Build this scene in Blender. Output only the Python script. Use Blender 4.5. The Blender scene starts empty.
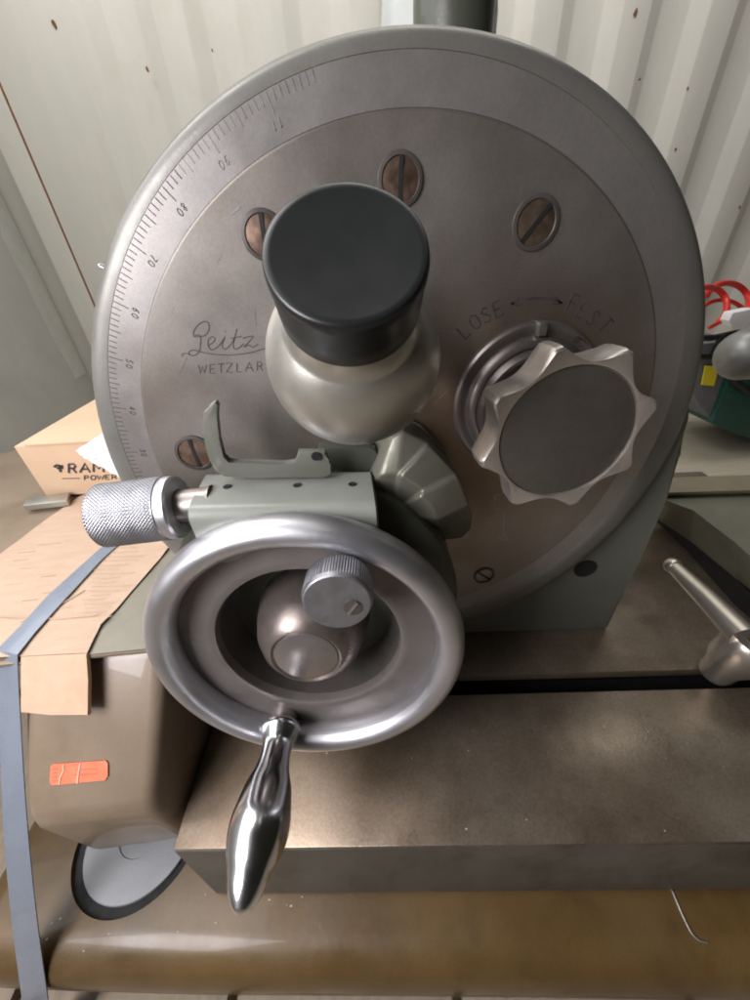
import bpy, bmesh, math, random
from mathutils import Vector, Matrix, noise as mnoise
random.seed(7)
sc = bpy.context.scene
COL = sc.collection
PI = math.pi
V = Vector
rad = math.radians

# ------------------------------------------------------------------ camera
TH, RO, YA, F = rad(34.6), -.0642, .054, 375.0
fw = V((math.sin(YA)*math.cos(TH), math.cos(YA)*math.cos(TH), -math.sin(TH)))
r0 = V((math.cos(YA), -math.sin(YA), 0)); u0 = r0.cross(fw)
RT = r0*math.cos(RO) + u0*math.sin(RO); UP = -r0*math.sin(RO) + u0*math.cos(RO)
cd = bpy.data.cameras.new('camera'); cam = bpy.data.objects.new('camera', cd); COL.objects.link(cam)
cam.matrix_world = Matrix(((RT.x, UP.x, -fw.x, 0), (RT.y, UP.y, -fw.y, 0), (RT.z, UP.z, -fw.z, 0), (0, 0, 0, 1)))
cd.sensor_fit = 'VERTICAL'; cd.sensor_height = 36.0; cd.lens = 36.0*F/1000.0
cd.clip_start = .005; cd.clip_end = 60
sc.camera = cam

def ray(x, y): return RT*((x-375)/F) + UP*((500-y)/F) + fw
def aY(x, y, Y): d = ray(x, y); return d*(Y/d.y)      # where a measured direction meets a plane of depth Y
def aZ(x, y, Z): d = ray(x, y); return d*(Z/d.z)

# ------------------------------------------------------------------ materials
def mat(name, col, rough=.5, metal=0., var=.15, vscale=12., col2=None, c2scale=6., c2lo=.5, c2hi=.7, c2amt=1.,
        bump=.0, bscale=400., rvar=.1, coat=0., aniso=None, spec=.5, streak=None, fine=0., fscale=900.):
    m = bpy.data.materials.new(name); m.use_nodes = True
    nt = m.node_tree; N = nt.nodes; L = nt.links
    b = N['Principled BSDF']
    b.inputs['Metallic'].default_value = metal
    b.inputs['Coat Weight'].default_value = coat
    b.inputs['Specular IOR Level'].default_value = spec
    tc = N.new('ShaderNodeTexCoord'); src = tc.outputs['Object']
    if streak:
        mp = N.new('ShaderNodeMapping'); mp.inputs['Scale'].default_value = streak; L.new(src, mp.inputs['Vector']); ssrc = mp.outputs['Vector']
    else: ssrc = src
    n1 = N.new('ShaderNodeTexNoise'); n1.inputs['Scale'].default_value = vscale; n1.inputs['Detail'].default_value = 6; n1.inputs['Roughness'].default_value = .6
    L.new(ssrc, n1.inputs['Vector'])
    r1 = N.new('ShaderNodeMapRange'); r1.inputs['From Min'].default_value = .3; r1.inputs['From Max'].default_value = .7
    r1.inputs['To Min'].default_value = 1-var; r1.inputs['To Max'].default_value = 1+var
    L.new(n1.outputs['Fac'], r1.inputs['Value'])
    base = N.new('ShaderNodeRGB'); base.outputs[0].default_value = (*col, 1)
    cur = base.outputs[0]
    if col2:
        n2 = N.new('ShaderNodeTexNoise'); n2.inputs['Scale'].default_value = c2scale; n2.inputs['Detail'].default_value = 7; n2.inputs['Roughness'].default_value = .65
        mp2 = N.new('ShaderNodeMapping'); mp2.inputs['Location'].default_value = (3.1, 1.7, 5.3); L.new(src, mp2.inputs['Vector']); L.new(mp2.outputs['Vector'], n2.inputs['Vector'])
        r2 = N.new('ShaderNodeMapRange'); r2.inputs['From Min'].default_value = c2lo; r2.inputs['From Max'].default_value = c2hi; r2.inputs['To Max'].default_value = c2amt
        L.new(n2.outputs['Fac'], r2.inputs['Value'])
        mx = N.new('ShaderNodeMix'); mx.data_type = 'RGBA'; L.new(r2.outputs[0], mx.inputs['Factor']); L.new(cur, mx.inputs[6]); mx.inputs[7].default_value = (*col2, 1)
        cur = mx.outputs[2]
    vm = N.new('ShaderNodeVectorMath'); vm.operation = 'SCALE'; L.new(cur, vm.inputs[0]); L.new(r1.outputs[0], vm.inputs['Scale'])
    cur = vm.outputs[0]
    if fine:
        n4 = N.new('ShaderNodeTexNoise'); n4.inputs['Scale'].default_value = fscale; n4.inputs['Detail'].default_value = 3
        L.new(src, n4.inputs['Vector'])
        r4 = N.new('ShaderNodeMapRange'); r4.inputs['From Min'].default_value = .3; r4.inputs['From Max'].default_value = .7
        r4.inputs['To Min'].default_value = 1-fine; r4.inputs['To Max'].default_value = 1+fine
        L.new(n4.outputs['Fac'], r4.inputs['Value'])
        vm2 = N.new('ShaderNodeVectorMath'); vm2.operation = 'SCALE'; L.new(cur, vm2.inputs[0]); L.new(r4.outputs[0], vm2.inputs['Scale']); cur = vm2.outputs[0]
    L.new(cur, b.inputs['Base Color'])
    n3 = N.new('ShaderNodeTexNoise'); n3.inputs['Scale'].default_value = vscale*2.3; n3.inputs['Detail'].default_value = 8
    L.new(ssrc, n3.inputs['Vector'])
    r3 = N.new('ShaderNodeMapRange'); r3.inputs['From Min'].default_value = .3; r3.inputs['From Max'].default_value = .7
    r3.inputs['To Min'].default_value = max(.03, rough-rvar); r3.inputs['To Max'].default_value = min(1, rough+rvar)
    L.new(n3.outputs['Fac'], r3.inputs['Value']); L.new(r3.outputs[0], b.inputs['Roughness'])
    if bump:
        nb = N.new('ShaderNodeTexNoise'); nb.inputs['Scale'].default_value = bscale; nb.inputs['Detail'].default_value = 4
        L.new(ssrc, nb.inputs['Vector'])
        bp = N.new('ShaderNodeBump'); bp.inputs['Strength'].default_value = bump; bp.inputs['Distance'].default_value = .0004
        L.new(nb.outputs['Fac'], bp.inputs['Height']); L.new(bp.outputs['Normal'], b.inputs['Normal'])
    return m

M = {}
M['dial'] = mat('dial_steel', (.33, .302, .28), .40, .78, .12, 14, (.22, .145, .085), 6, .46, .72, .7, bump=.04, bscale=1400, rvar=.07, fine=.06)
M['ring'] = mat('scale_ring_steel', (.375, .355, .345), .38, .72, .07, 25, (.30, .25, .21), 9, .52, .75, .6, bump=.04, bscale=1400, rvar=.05, fine=.05)
M['rim'] = mat('rim_steel', (.185, .18, .165), .42, .35, .08, 20, bump=.1, bscale=700, fine=.04)
M['ink'] = mat('engraving_ink', (.065, .055, .055), .6, 0, .4, 300)
M['ink_faint'] = mat('worn_engraving', (.27, .26, .26), .5, 0.4, .3, 200)
M['brassscrew'] = mat('screw_brass', (.28, .19, .145), .38, .85, .3, 120, (.10, .07, .05), 90, .48, .7, .8)
M['black'] = mat('black_gap', (.008, .008, .008), .7, 0, .2, 50)
M['rubber'] = mat('black_cap', (.009, .0105, .0105), .34, 0, .08, 60, (.024, .026, .026), 130, .6, .75, .3, bump=.03, bscale=2500, rvar=.02)
M['satin'] = mat('satin_chrome', (.46, .45, .41), .36, .85, .06, 40, (.48, .44, .38), 25, .5, .8, .5, bump=.06, bscale=1200, rvar=.05)
M['alu'] = mat('knob_aluminium', (.60, .55, .50), .40, .8, .08, 60, (.38, .33, .28), 50, .55, .75, .5, bump=.15, bscale=1400, fine=.05)
M['knobdisc'] = mat('knob_insert_grey', (.085, .074, .062), .6, .2, .08, 90, bump=.25, bscale=2500, fine=.12, fscale=1600)
M['polish'] = mat('polished_steel', (.74, .75, .78), .19, 1., .05, 30, (.45, .45, .46), 60, .6, .8, .5, bump=.04, bscale=700, rvar=.06)
M['wheel'] = mat('wheel_rim_steel', (.52, .52, .55), .38, .9, .07, 25, (.42, .40, .40), 30, .55, .8, .5, bump=.10, bscale=900, rvar=.07)
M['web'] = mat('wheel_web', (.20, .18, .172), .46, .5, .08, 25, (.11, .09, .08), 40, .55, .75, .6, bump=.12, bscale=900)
M['hub'] = mat('wheel_hub', (.30, .27, .26), .34, .75, .12, 30, (.2, .15, .13), 40, .5, .75, .6, bump=.1, bscale=900)
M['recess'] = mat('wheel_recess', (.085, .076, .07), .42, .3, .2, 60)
M['knurl'] = mat('knurled_steel', (.30, .30, .325), .46, .9, .08, 60, (.3, .29, .3), 80, .55, .75, .6, bump=.1, bscale=1500)
M['green'] = mat('grey_green_enamel', (.13, .137, .113), .42, 0, .05, 12, (.20, .20, .17), 60, .6, .8, .4, bump=.18, bscale=350, coat=.15)
M['greenlight'] = mat('block_enamel', (.27, .285, .255), .38, .1, .05, 30, (.22, .23, .20), 60, .55, .8, .5, bump=.15, bscale=400, coat=.2)
M['darkgreen'] = mat('dark_enamel', (.065, .07, .053), .4, 0, .15, 30, (.09, .09, .07), 30, .5, .8, .5, bump=.2, bscale=500, coat=.2)
M['bronze'] = mat('fluted_nut_enamel', (.17, .168, .135), .42, .4, .08, 60, (.14, .13, .10), 60, .5, .75, .5, bump=.12, bscale=900)
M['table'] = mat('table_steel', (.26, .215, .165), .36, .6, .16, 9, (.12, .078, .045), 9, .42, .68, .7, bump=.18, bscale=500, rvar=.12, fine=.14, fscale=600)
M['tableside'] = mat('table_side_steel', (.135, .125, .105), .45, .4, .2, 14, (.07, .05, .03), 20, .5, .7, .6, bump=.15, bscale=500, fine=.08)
M['castbrown'] = mat('brown_enamel', (.225, .17, .12), .38, 0, .12, 10, (.12, .085, .045), 9, .48, .7, .7, bump=.2, bscale=260, coat=.25, rvar=.1, fine=.04)
M['base'] = mat('base_enamel', (.125, .075, .026), .40, 0, .25, 9, (.06, .034, .010), 8, .44, .66, .85, bump=.25, bscale=200, coat=.12, rvar=.12, fine=.09)
M['oldmetal'] = mat('tarnished_plate', (.22, .205, .165), .42, .3, .12, 20, (.20, .12, .05), 30, .55, .7, .6, bump=.3, bscale=300)
M['card'] = mat('cardboard', (.47, .34, .25), .85, 0, .06, 30, (.44, .30, .20), 14, .5, .75, .5, bump=.25, bscale=500, fine=.04, streak=(1, 6, 1))
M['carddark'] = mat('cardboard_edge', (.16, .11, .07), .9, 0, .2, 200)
M['box'] = mat('box_cardboard', (.60, .43, .29), .85, 0, .05, 20, bump=.15, bscale=400)
M['strap'] = mat('strap_plastic', (.21, .24, .295), .30, .15, .06, 20, (.26, .29, .34), 30, .5, .8, .5, bump=.08, bscale=900, coat=.3)
M['foil'] = mat('foil_wrap', (.88, .88, .92), .40, .0, .1, 90, bump=.9, bscale=260)
M['tape'] = mat('foil_tape', (.8, .8, .8), .6, 0, .03, 40)
M['sticker'] = mat('orange_sticker', (.78, .18, .09), .55, 0, .06, 90, (.85, .30, .18), 70, .5, .75, .6)
M['stickered'] = mat('sticker_crease', (.85, .42, .30), .55, 0, .05, 90)
M['text'] = mat('print_ink', (.05, .04, .04), .7, 0, .1, 90)
M['wall'] = mat('container_paint', (.72, .705, .655), .5, 0, .04, 4, (.60, .57, .50), 5, .5, .8, .5, bump=.2, bscale=60, rvar=.08, streak=(3, 3, .6))
M['rust'] = mat('rust', (.22, .10, .045), .9, 0, .4, 60)
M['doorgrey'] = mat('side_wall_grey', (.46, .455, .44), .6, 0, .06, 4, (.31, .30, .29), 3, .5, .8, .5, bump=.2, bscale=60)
M['sealant'] = mat('sealant', (.52, .52, .49), .7, 0, .06, 20)
M['floor'] = mat('plywood_floor', (.58, .52, .42), .75, 0, .09, 6, (.47, .39, .28), 5, .5, .75, .6, bump=.2, bscale=90, streak=(1, 12, 1), fine=.06, fscale=120)
M['bag'] = mat('bag_grey_fabric', (.17, .17, .19), .8, 0, .1, 40, bump=.3, bscale=300)
M['baggreen'] = mat('bag_green_mesh', (.006, .07, .055), .45, 0, .2, 40, bump=.3, bscale=300)
M['bagblack'] = mat('bag_black_trim', (.012, .012, .014), .55, 0, .2, 40)
M['yellow'] = mat('yellow_label', (.85, .70, .03), .6, 0, .04, 40)
M['red'] = mat('red_hose', (.70, .035, .025), .35, 0, .1, 40)
M['paper'] = mat('white_paper', (.80, .80, .84), .8, 0, .03, 40)
M['white'] = mat('pale_enamel', (.72, .74, .74), .35, .1, .05, 30)
M['tail'] = mat('tailstock_enamel', (.115, .115, .085), .42, 0, .12, 18, (.085, .08, .055), 20, .5, .75, .6, bump=.2, bscale=300, coat=.2)
M['tailtop'] = mat('tailstock_ledge', (.17, .14, .095), .55, 0, .1, 18)
M['steelrod'] = mat('lever_steel', (.50, .46, .41), .33, .85, .08, 40, (.36, .30, .24), 40, .5, .8, .3, rvar=.03)

def brown_patch(m, centre, r0_, r1_, col, amt, sc_=22):
    """an irregular brown patch of its own shape, laid over the base colour"""
    nt = m.node_tree; N = nt.nodes; L = nt.links; b = N['Principled BSDF']
    old = b.inputs['Base Color'].links[0].from_socket
    tc = N.new('ShaderNodeTexCoord'); ds = N.new('ShaderNodeVectorMath'); ds.operation = 'DISTANCE'
    nz = N.new('ShaderNodeTexNoise'); nz.inputs['Scale'].default_value = sc_; nz.inputs['Detail'].default_value = 7
    L.new(tc.outputs['Object'], nz.inputs['Vector']); L.new(tc.outputs['Object'], ds.inputs[0]); ds.inputs[1].default_value = centre
    ma = N.new('ShaderNodeMath'); ma.operation = 'MULTIPLY_ADD'; L.new(nz.outputs['Fac'], ma.inputs[0]); ma.inputs[1].default_value = (r1_-r0_)*1.3
    L.new(ds.outputs['Value'], ma.inputs[2])
    mr = N.new('ShaderNodeMapRange'); mr.inputs['From Min'].default_value = r0_+(r1_-r0_)*.65; mr.inputs['From Max'].default_value = r1_+(r1_-r0_)*.65
    mr.inputs['To Min'].default_value = amt; mr.inputs['To Max'].default_value = 0; L.new(ma.outputs[0], mr.inputs['Value'])
    mx = N.new('ShaderNodeMix'); mx.data_type = 'RGBA'; L.new(mr.outputs[0], mx.inputs['Factor']); L.new(old, mx.inputs[6]); mx.inputs[7].default_value = (*col, 1)
    L.new(mx.outputs[2], b.inputs['Base Color'])
brown_patch(M['dial'], (-.005, -.065, .215), .03, .105, (.17, .105, .06), .75)  # uneven brown patch around the ball and clamp knob
brown_patch(M['table'], (-.20, -.165, .06), .02, .15, (.13, .062, .024), .35, 16)

# ------------------------------------------------------------------ object helpers
WL = {}
def settle(o, parent, kindprops):
    for k, v in kindprops.items():
        if v: o[k] = v
    if parent: o.parent = parent
def thing(name, loc, label, cat, group=None):
    o = bpy.data.objects.new(name, None); o.empty_display_size = .02; COL.objects.link(o); o.location = loc
    o['label'] = label; o['category'] = cat
    if group: o['group'] = group
    WL[o.name] = V(loc); return o
def build(name, bm, m, parent=None, label=None, cat=None, kind=None, group=None, smooth=35, origin=None, mats=None):
    off = WL[parent.name] if parent else (V(origin) if origin else V((0, 0, 0)))
    bmesh.ops.translate(bm, verts=bm.verts, vec=-off)
    bmesh.ops.recalc_face_normals(bm, faces=bm.faces)
    me = bpy.data.meshes.new(name); bm.to_mesh(me); bm.free()
    for x in (mats or [m]): me.materials.append(x)
    if smooth:
        me.polygons.foreach_set('use_smooth', [True]*len(me.polygons)); me.set_sharp_from_angle(angle=rad(smooth))
    o = bpy.data.objects.new(name, me); COL.objects.link(o)
    if parent: o.parent = parent
    else: o.location = off
    WL[o.name] = off
    for k, v in (('label', label), ('category', cat), ('kind', kind), ('group', group)):
        if v: o[k] = v
    return o

def frame(o, n, up=V((0, 0, 1))):
    n = V(n).normalized(); x = up.cross(n)
    if x.length < 1e-4: x = V((1, 0, 0))
    x.normalize(); y = n.cross(x)
    return Matrix(((x.x, y.x, n.x, o[0]), (x.y, y.y, n.y, o[1]), (x.z, y.z, n.z, o[2]), (0, 0, 0, 1)))

def lathe(prof, mx, seg=96, bm=None, rf=None, close0=False):
    """prof: [(r,h)] from back to front; rf(angle, r, h)->r modifies"""
    bm = bm or bmesh.new(); rows = []
    for r, h in prof:
        if r < 1e-7: rows.append([bm.verts.new(mx @ V((0, 0, h)))])
        else:
            row = []
            for i in range(seg):
                a = 2*PI*i/seg; rr = rf(a, r, h) if rf else r
                row.append(bm.verts.new(mx @ V((rr*math.cos(a), rr*math.sin(a), h))))
            rows.append(row)
    for A, B in zip(rows, rows[1:]):
        if len(A) == 1 and len(B) == 1: continue
        for i in range(seg):
            j = (i+1) % seg
            if len(A) == 1: bm.faces.new((A[0], B[i], B[j]))
            elif len(B) == 1: bm.faces.new((A[i], A[j], B[0]))
            else: bm.faces.new((A[i], A[j], B[j], B[i]))
    return bm

def tube(pts, r, bm=None, seg=10, closed=False, rr=None):
    bm = bm or bmesh.new(); pts = [V(p) for p in pts]; n = len(pts); rows = []; prev = None
    for i, p in enumerate(pts):
        t = (pts[(i+1) % n]-pts[i-1]) if closed else (pts[min(i+1, n-1)]-pts[max(i-1, 0)])
        t.normalize()
        if prev is None:
            a = V((0, 0, 1)) if abs(t.z) < .9 else V((1, 0, 0)); x = a.cross(t).normalized()
        else:
            x = (prev - t*prev.dot(t)).normalized()
        prev = x; y = t.cross(x); q = rr[i] if rr else r
        rows.append([bm.verts.new(p + (x*math.cos(2*PI*k/seg)+y*math.sin(2*PI*k/seg))*q) for k in range(seg)])
    rng = range(n) if closed else range(n-1)
    for i in rng:
        A, B = rows[i], rows[(i+1) % n]
        for k in range(seg): bm.faces.new((A[k], A[(k+1) % seg], B[(k+1) % seg], B[k]))
    if not closed:
        bm.faces.new(rows[0]); bm.faces.new(rows[-1][::-1])
    return bm

def ribbon(pts, w, nrm, th=.00012, bm=None, taper=False):
    """flat thin stroke on a plane with normal nrm"""
    bm = bm or bmesh.new(); pts = [V(p) for p in pts]; n = len(pts); nrm = V(nrm).normalized(); rows = []
    for i, p in enumerate(pts):
        t = (pts[min(i+1, n-1)]-pts[max(i-1, 0)]); s = t.cross(nrm)
        if s.length < 1e-9: s = V((1, 0, 0))
        s.normalize(); ww = w*(.6+.5*math.sin(PI*(i+.5)/n)) if taper else w
        rows.append([bm.verts.new(p+s*ww/2), bm.verts.new(p+s*ww/2+nrm*th), bm.verts.new(p-s*ww/2+nrm*th), bm.verts.new(p-s*ww/2)])
    for A, B in zip(rows, rows[1:]):
        for k in range(4): bm.faces.new((A[k], A[(k+1) % 4], B[(k+1) % 4], B[k]))
    bm.faces.new(rows[0]); bm.faces.new(rows[-1][::-1])
    return bm

def prism(poly, vec, bm=None, bev=0, seg=2):
    """poly: world points (planar), extruded along vec"""
    bm = bm or bmesh.new()
    a = [bm.verts.new(V(p)) for p in poly]; b = [bm.verts.new(V(p)+V(vec)) for p in poly]; n = len(poly)
    fs = [bm.faces.new(a[::-1]), bm.faces.new(b)]
    for i in range(n): fs.append(bm.faces.new((a[i], a[(i+1) % n], b[(i+1) % n], b[i])))
    if bev:
        es = list({e for f in fs for e in f.edges})
        bmesh.ops.bevel(bm, geom=es, offset=bev, segments=seg, profile=.6, affect='EDGES', clamp_overlap=True)
    return bm

def loft(polys, bm=None, bev=0, seg=3, cap=True):
    bm = bm or bmesh.new(); rows = [[bm.verts.new(V(p)) for p in q] for q in polys]; n = len(rows[0]); fs = []
    for A, B in zip(rows, rows[1:]):
        for i in range(n): fs.append(bm.faces.new((A[i], A[(i+1) % n], B[(i+1) % n], B[i])))
    if cap: fs += [bm.faces.new(rows[0][::-1]), bm.faces.new(rows[-1])]
    if bev:
        es = list({e for f in fs for e in f.edges})
        bmesh.ops.bevel(bm, geom=es, offset=bev, segments=seg, profile=.5, affect='EDGES', clamp_overlap=True)
    return bm

def box(c, s, bm=None, rz=0, bev=0, seg=2):
    c = V(c); R = Matrix.Rotation(rz, 3, 'Z'); x, y, z = s[0]/2, s[1]/2, s[2]/2
    poly = [c+R @ V((-x, -y, -z)), c+R @ V((x, -y, -z)), c+R @ V((x, y, -z)), c+R @ V((-x, y, -z))]
    return prism(poly, V((0, 0, s[2])), bm, bev, seg)

def smoothpts(pts, k=4):
    P = [V(p) for p in pts]; out = []
    for i in range(len(P)-1):
        a, b, c, d = P[max(i-1, 0)], P[i], P[i+1], P[min(i+2, len(P)-1)]
        for j in range(k):
            t = j/k
            out.append(.5*((2*b)+(c-a)*t+(2*a-5*b+4*c-d)*t*t+(3*b-a-3*c+d)*t**3))
    out.append(P[-1]); return out

# stroke letters on a unit cell (0..1 wide, 0..1 high)
GL = {
 '0': [[(.5,0),(.15,.15),(.05,.5),(.15,.85),(.5,1),(.85,.85),(.95,.5),(.85,.15),(.5,0)]],
 '1': [[(.25,.8),(.5,1),(.5,0)]],
 '2': [[(.1,.8),(.35,1),(.75,.95),(.85,.7),(.1,0),(.9,0)]],
 '3': [[(.1,.9),(.5,1),(.85,.78),(.45,.55),(.9,.3),(.5,0),(.1,.1)]],
 '4': [[(.7,0),(.7,1),(.05,.3),(.95,.3)]],
 '5': [[(.85,1),(.25,1),(.15,.55),(.55,.6),(.9,.3),(.5,0),(.1,.1)]],
 '6': [[(.8,.95),(.35,.8),(.08,.35),(.3,.02),(.7,.02),(.9,.3),(.6,.55),(.15,.42)]],
 '7': [[(.1,1),(.9,1),(.4,0)]],
 '8': [[(.5,.55),(.15,.75),(.5,1),(.85,.75),(.5,.55),(.1,.25),(.5,0),(.9,.25),(.5,.55)]],
 '9': [[(.9,.6),(.5,.42),(.1,.7),(.4,1),(.85,.9),(.88,.55),(.6,.1),(.2,.02)]],
 'W': [[(0,1),(.25,0),(.5,.8),(.75,0),(1,1)]], 'E': [[(.9,1),(.1,1),(.1,0),(.9,0)], [(.1,.52),(.7,.52)]],
 'T': [[(0,1),(1,1)], [(.5,1),(.5,0)]], 'Z': [[(.05,1),(.95,1),(.05,0),(.95,0)]], 'L': [[(.1,1),(.1,0),(.85,0)]],
 'A': [[(0,0),(.5,1),(1,0)], [(.2,.38),(.8,.38)]], 'R': [[(.1,0),(.1,1),(.65,1),(.85,.78),(.65,.52),(.1,.52)], [(.5,.52),(.95,0)]],
 'O': [[(.5,0),(.15,.15),(.05,.5),(.15,.85),(.5,1),(.85,.85),(.95,.5),(.85,.15),(.5,0)]],
 'S': [[(.9,.85),(.5,1),(.12,.78),(.5,.52),(.88,.25),(.5,0),(.08,.15)]],
 'F': [[(.1,0),(.1,1),(.9,1)], [(.1,.52),(.7,.52)]], 'M': [[(.05,0),(.05,1),(.5,.35),(.95,1),(.95,0)]],
 'P': [[(.1,0),(.1,1),(.7,1),(.9,.76),(.7,.5),(.1,.5)]],
}
def glyph(bm, ch, c, right, up, w, h, lw, nrm, slant=0., th=.00012):
    for st in GL[ch]:
        pts = [V(c)+right*((x-.5)*w+(y-.5)*h*slant)+up*((y-.5)*h) for x, y in st]
        ribbon(pts, lw, nrm, th, bm)

# ================================================================== THE DIVIDING HEAD
DC = V((.0296, .1852, -.0964)); ND = V((0, -1, 0))
def dpt(r, phi, dy=0): a = rad(phi); return V((DC.x+r*math.cos(a), DC.y+dy, DC.z+r*math.sin(a)))
head = thing('dividing_head', (.08, .25, -.3105), 'large round-dialled optical dividing head with handwheel standing on the steel table', 'dividing head')
mD = frame(DC, ND)
# dial face: flat plate
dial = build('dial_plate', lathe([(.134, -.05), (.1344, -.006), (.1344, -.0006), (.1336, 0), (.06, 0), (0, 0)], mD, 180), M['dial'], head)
ring = build('scale_ring', lathe([(.1346, -.004), (.1346, -.0009), (.1483, -.0009), (.1483, -.004)], mD, 180), M['ring'], head)
RH = -.0035; ksc = (DC.y-RH)/(DC.y-.0100)
RC = V((DC.x*ksc, DC.y, DC.z*ksc)); R1 = .1515*ksc
def circ(c, r, h): return [V((c.x+r*math.cos(2*PI*i/200), DC.y-h, c.z+r*math.sin(2*PI*i/200))) for i in range(200)]
def mixc(t, h): c = DC.lerp(RC, t); return circ(c, .1484+(R1-.0012-.1484)*t, h)
rim = build('dial_rim', loft([mixc(0, -.006), mixc(0, -.0011), mixc(.01, -.0009), mixc(.30, -.0010), mixc(.60, -.0016), mixc(.82, -.0026), mixc(.93, -.0038), mixc(1, -.0060), circ(RC, R1, -.008), circ(RC, R1, -.052), circ(RC, .135, -.052)], cap=False), M['rim'], head, smooth=50)
build('drum', lathe([(0, -.16), (.128, -.16), (.132, -.155), (.132, -.045), (0, -.045)], mD, 96), M['green'], head)
# rim pin
build('index_pin', lathe([(.0012, -.006), (.0012, .0015), (.0007, .0022), (0, .0022)], frame(aY(104.5, 268, .197), V((math.cos(rad(150)), 0, math.sin(rad(150))))), 16), M['wheel'], rim)
# scale marks
bm = bmesh.new(); bmf = bmesh.new()
K = .945
def ang(n): return 156.1-(n-50)*K
for n in range(17, 108):
    b = bm if n < 84 else bmf
    r_in = .1424 if n % 10 == 0 else (.1438 if n % 5 == 0 else .1450)
    if n >= 104: r_in = max(r_in, .1445)
    ribbon([dpt(.1481, ang(n), .00082), dpt(r_in, ang(n), .00082)], .00030 if n < 84 else .00026, ND, .0001, b)
for n in (20, 30, 40, 50, 60, 70, 80, 90, 100):
    a = ang(n)+.2; u = V((-math.cos(rad(a)), 0, -math.sin(rad(a)))); rr_ = V((u.z, 0, -u.x))
    b = bm if n < 90 else bmf
    s = str(n)
    if n == 100: s = '11'
    for k, ch in enumerate(s):
        glyph(b, ch, dpt(.1396, a, .00082)+rr_*((k-(len(s)-1)/2)*.0024), rr_, u, .0015, .0026, .00026, ND, .12)
build('scale_marks', bm, M['ink'], ring, smooth=0); build('worn_scale_marks', bmf, M['ink_faint'], ring, smooth=0)

# engravings on the dial plate
EP = DC.y-.00003
bm = bmesh.new()
def cp(x, y): return aY(170+x/6.25, 290+y/6.25, EP)
for st, w in (([(145,290),(170,292),(215,285),(243,250),(240,208),(210,198),(172,222),(147,262),(150,284),(178,280),(192,300),(190,345),(182,382),(160,406),(128,408),(118,388),(148,375),(205,390),(300,404),(400,405),(500,392),(570,372),(640,350)], .00042),
              ([(72,414),(90,396),(125,402)], .0003), ([(235,348),(265,330),(282,304),(262,292),(240,312),(240,350),(262,374),(300,352),(338,302)], .00042),
              ([(345,292),(326,340),(336,368),(362,360),(405,305)], .00042), ([(343,258),(348,262)], .0006), ([(418,244),(396,330),(402,368),(430,362),(460,336)], .00042), ([(382,302),(448,290)], .00038),
              ([(455,302),(490,292),(520,290),(492,325),(462,356),(492,344),(518,356),(552,338)], .00042)):
    ribbon(smoothpts([cp(*p) for p in st], 5) if len(st) > 2 else [cp(*p) for p in st], w, ND, .0001, bm)
for ch, x0, x1, yb, yt in (('W',178,228,518,468),('E',246,286,520,466),('T',298,340,516,462),('Z',350,390,514,458),('L',415,450,512,457),('A',470,520,508,452),('R',542,580,503,450),('W',0,0,0,0)):
    if x1 == 0: continue
    for st in GL[ch]: ribbon([cp(x0+(x1-x0)*a, yb+(yt-yb)*b) for a, b in st], .00046, ND, .0001, bm)
build('maker_engraving', bm, M['ink'], dial, smooth=0)
KC = V((.0922, 0, -.0732))
for word in ((('L',464,331),('O',475,322),('S',486,315),('E',498,309)), (('F',573,303),('E',583,310),('S',593,318),('T',605,325))):
    bm = bmesh.new()
    for ch, x, y in word:
        c = aY(x, y, EP); u = V((c.x-KC.x, 0, c.z-KC.z)).normalized(); glyph(bm, ch, c, V((u.z, 0, -u.x)), u, .0044, .0068, .00085, ND)
    build('knob_lettering', bm, M['ink'], dial, smooth=0)
bm = bmesh.new()
arc = smoothpts([aY(x, y, EP) for x, y in ((511,304),(523,300),(537,298),(551,299),(562,303))], 5)
ribbon(arc, .0008, ND, .0001, bm)
for p, q in (((511,304),((519,297),(521,305))), ((562,303),((553,296),(552,304)))):
    for t in q: ribbon([aY(*p, EP), aY(*t, EP)], .0009, ND, .0001, bm)
build('double_arrow', bm, M['ink'], dial, smooth=0)
bm = bmesh.new()
glyph(bm, 'E', aY(497, 499, EP), V((1, 0, 0)), V((0, 0, 1)), .004, .006, .0005, ND)
ribbon([aY(504, 510, EP), aY(503, 543, EP)], .0006, ND, .0001, bm)
for t in ((499, 536), (508, 536)): ribbon([aY(503, 543, EP), aY(*t, EP)], .0007, ND, .0001, bm)
build('feed_marking', bm, M['ink_faint'], dial, smooth=0)
build('zero_tick', ribbon([aY(231, 214, EP), aY(240, 207, EP)], .0006, ND, .0001), M['ink_faint'], dial, smooth=0)

bm = bmesh.new()
for k in range(34):
    a_ = random.uniform(0, 360); r_s = .128*math.sqrt(random.uniform(.05, 1)); p0 = dpt(r_s, a_, .00003-.0001*0)
    th_ = random.gauss(rad(35), .5); l_ = random.uniform(.002, .013); d_ = V((math.cos(th_), 0, math.sin(th_)))
    p0.y = EP; ribbon([p0-d_*l_/2, p0+d_*l_/2+V((0, 0, random.uniform(-.0004, .0004)))], random.uniform(.00008, .00016), ND, .00006, bm)
sc_ = build('scratches', bm, mat('scratch_bright', (.5, .48, .46), .3, .9), dial, smooth=0); sc_['kind'] = 'stuff'
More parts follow.
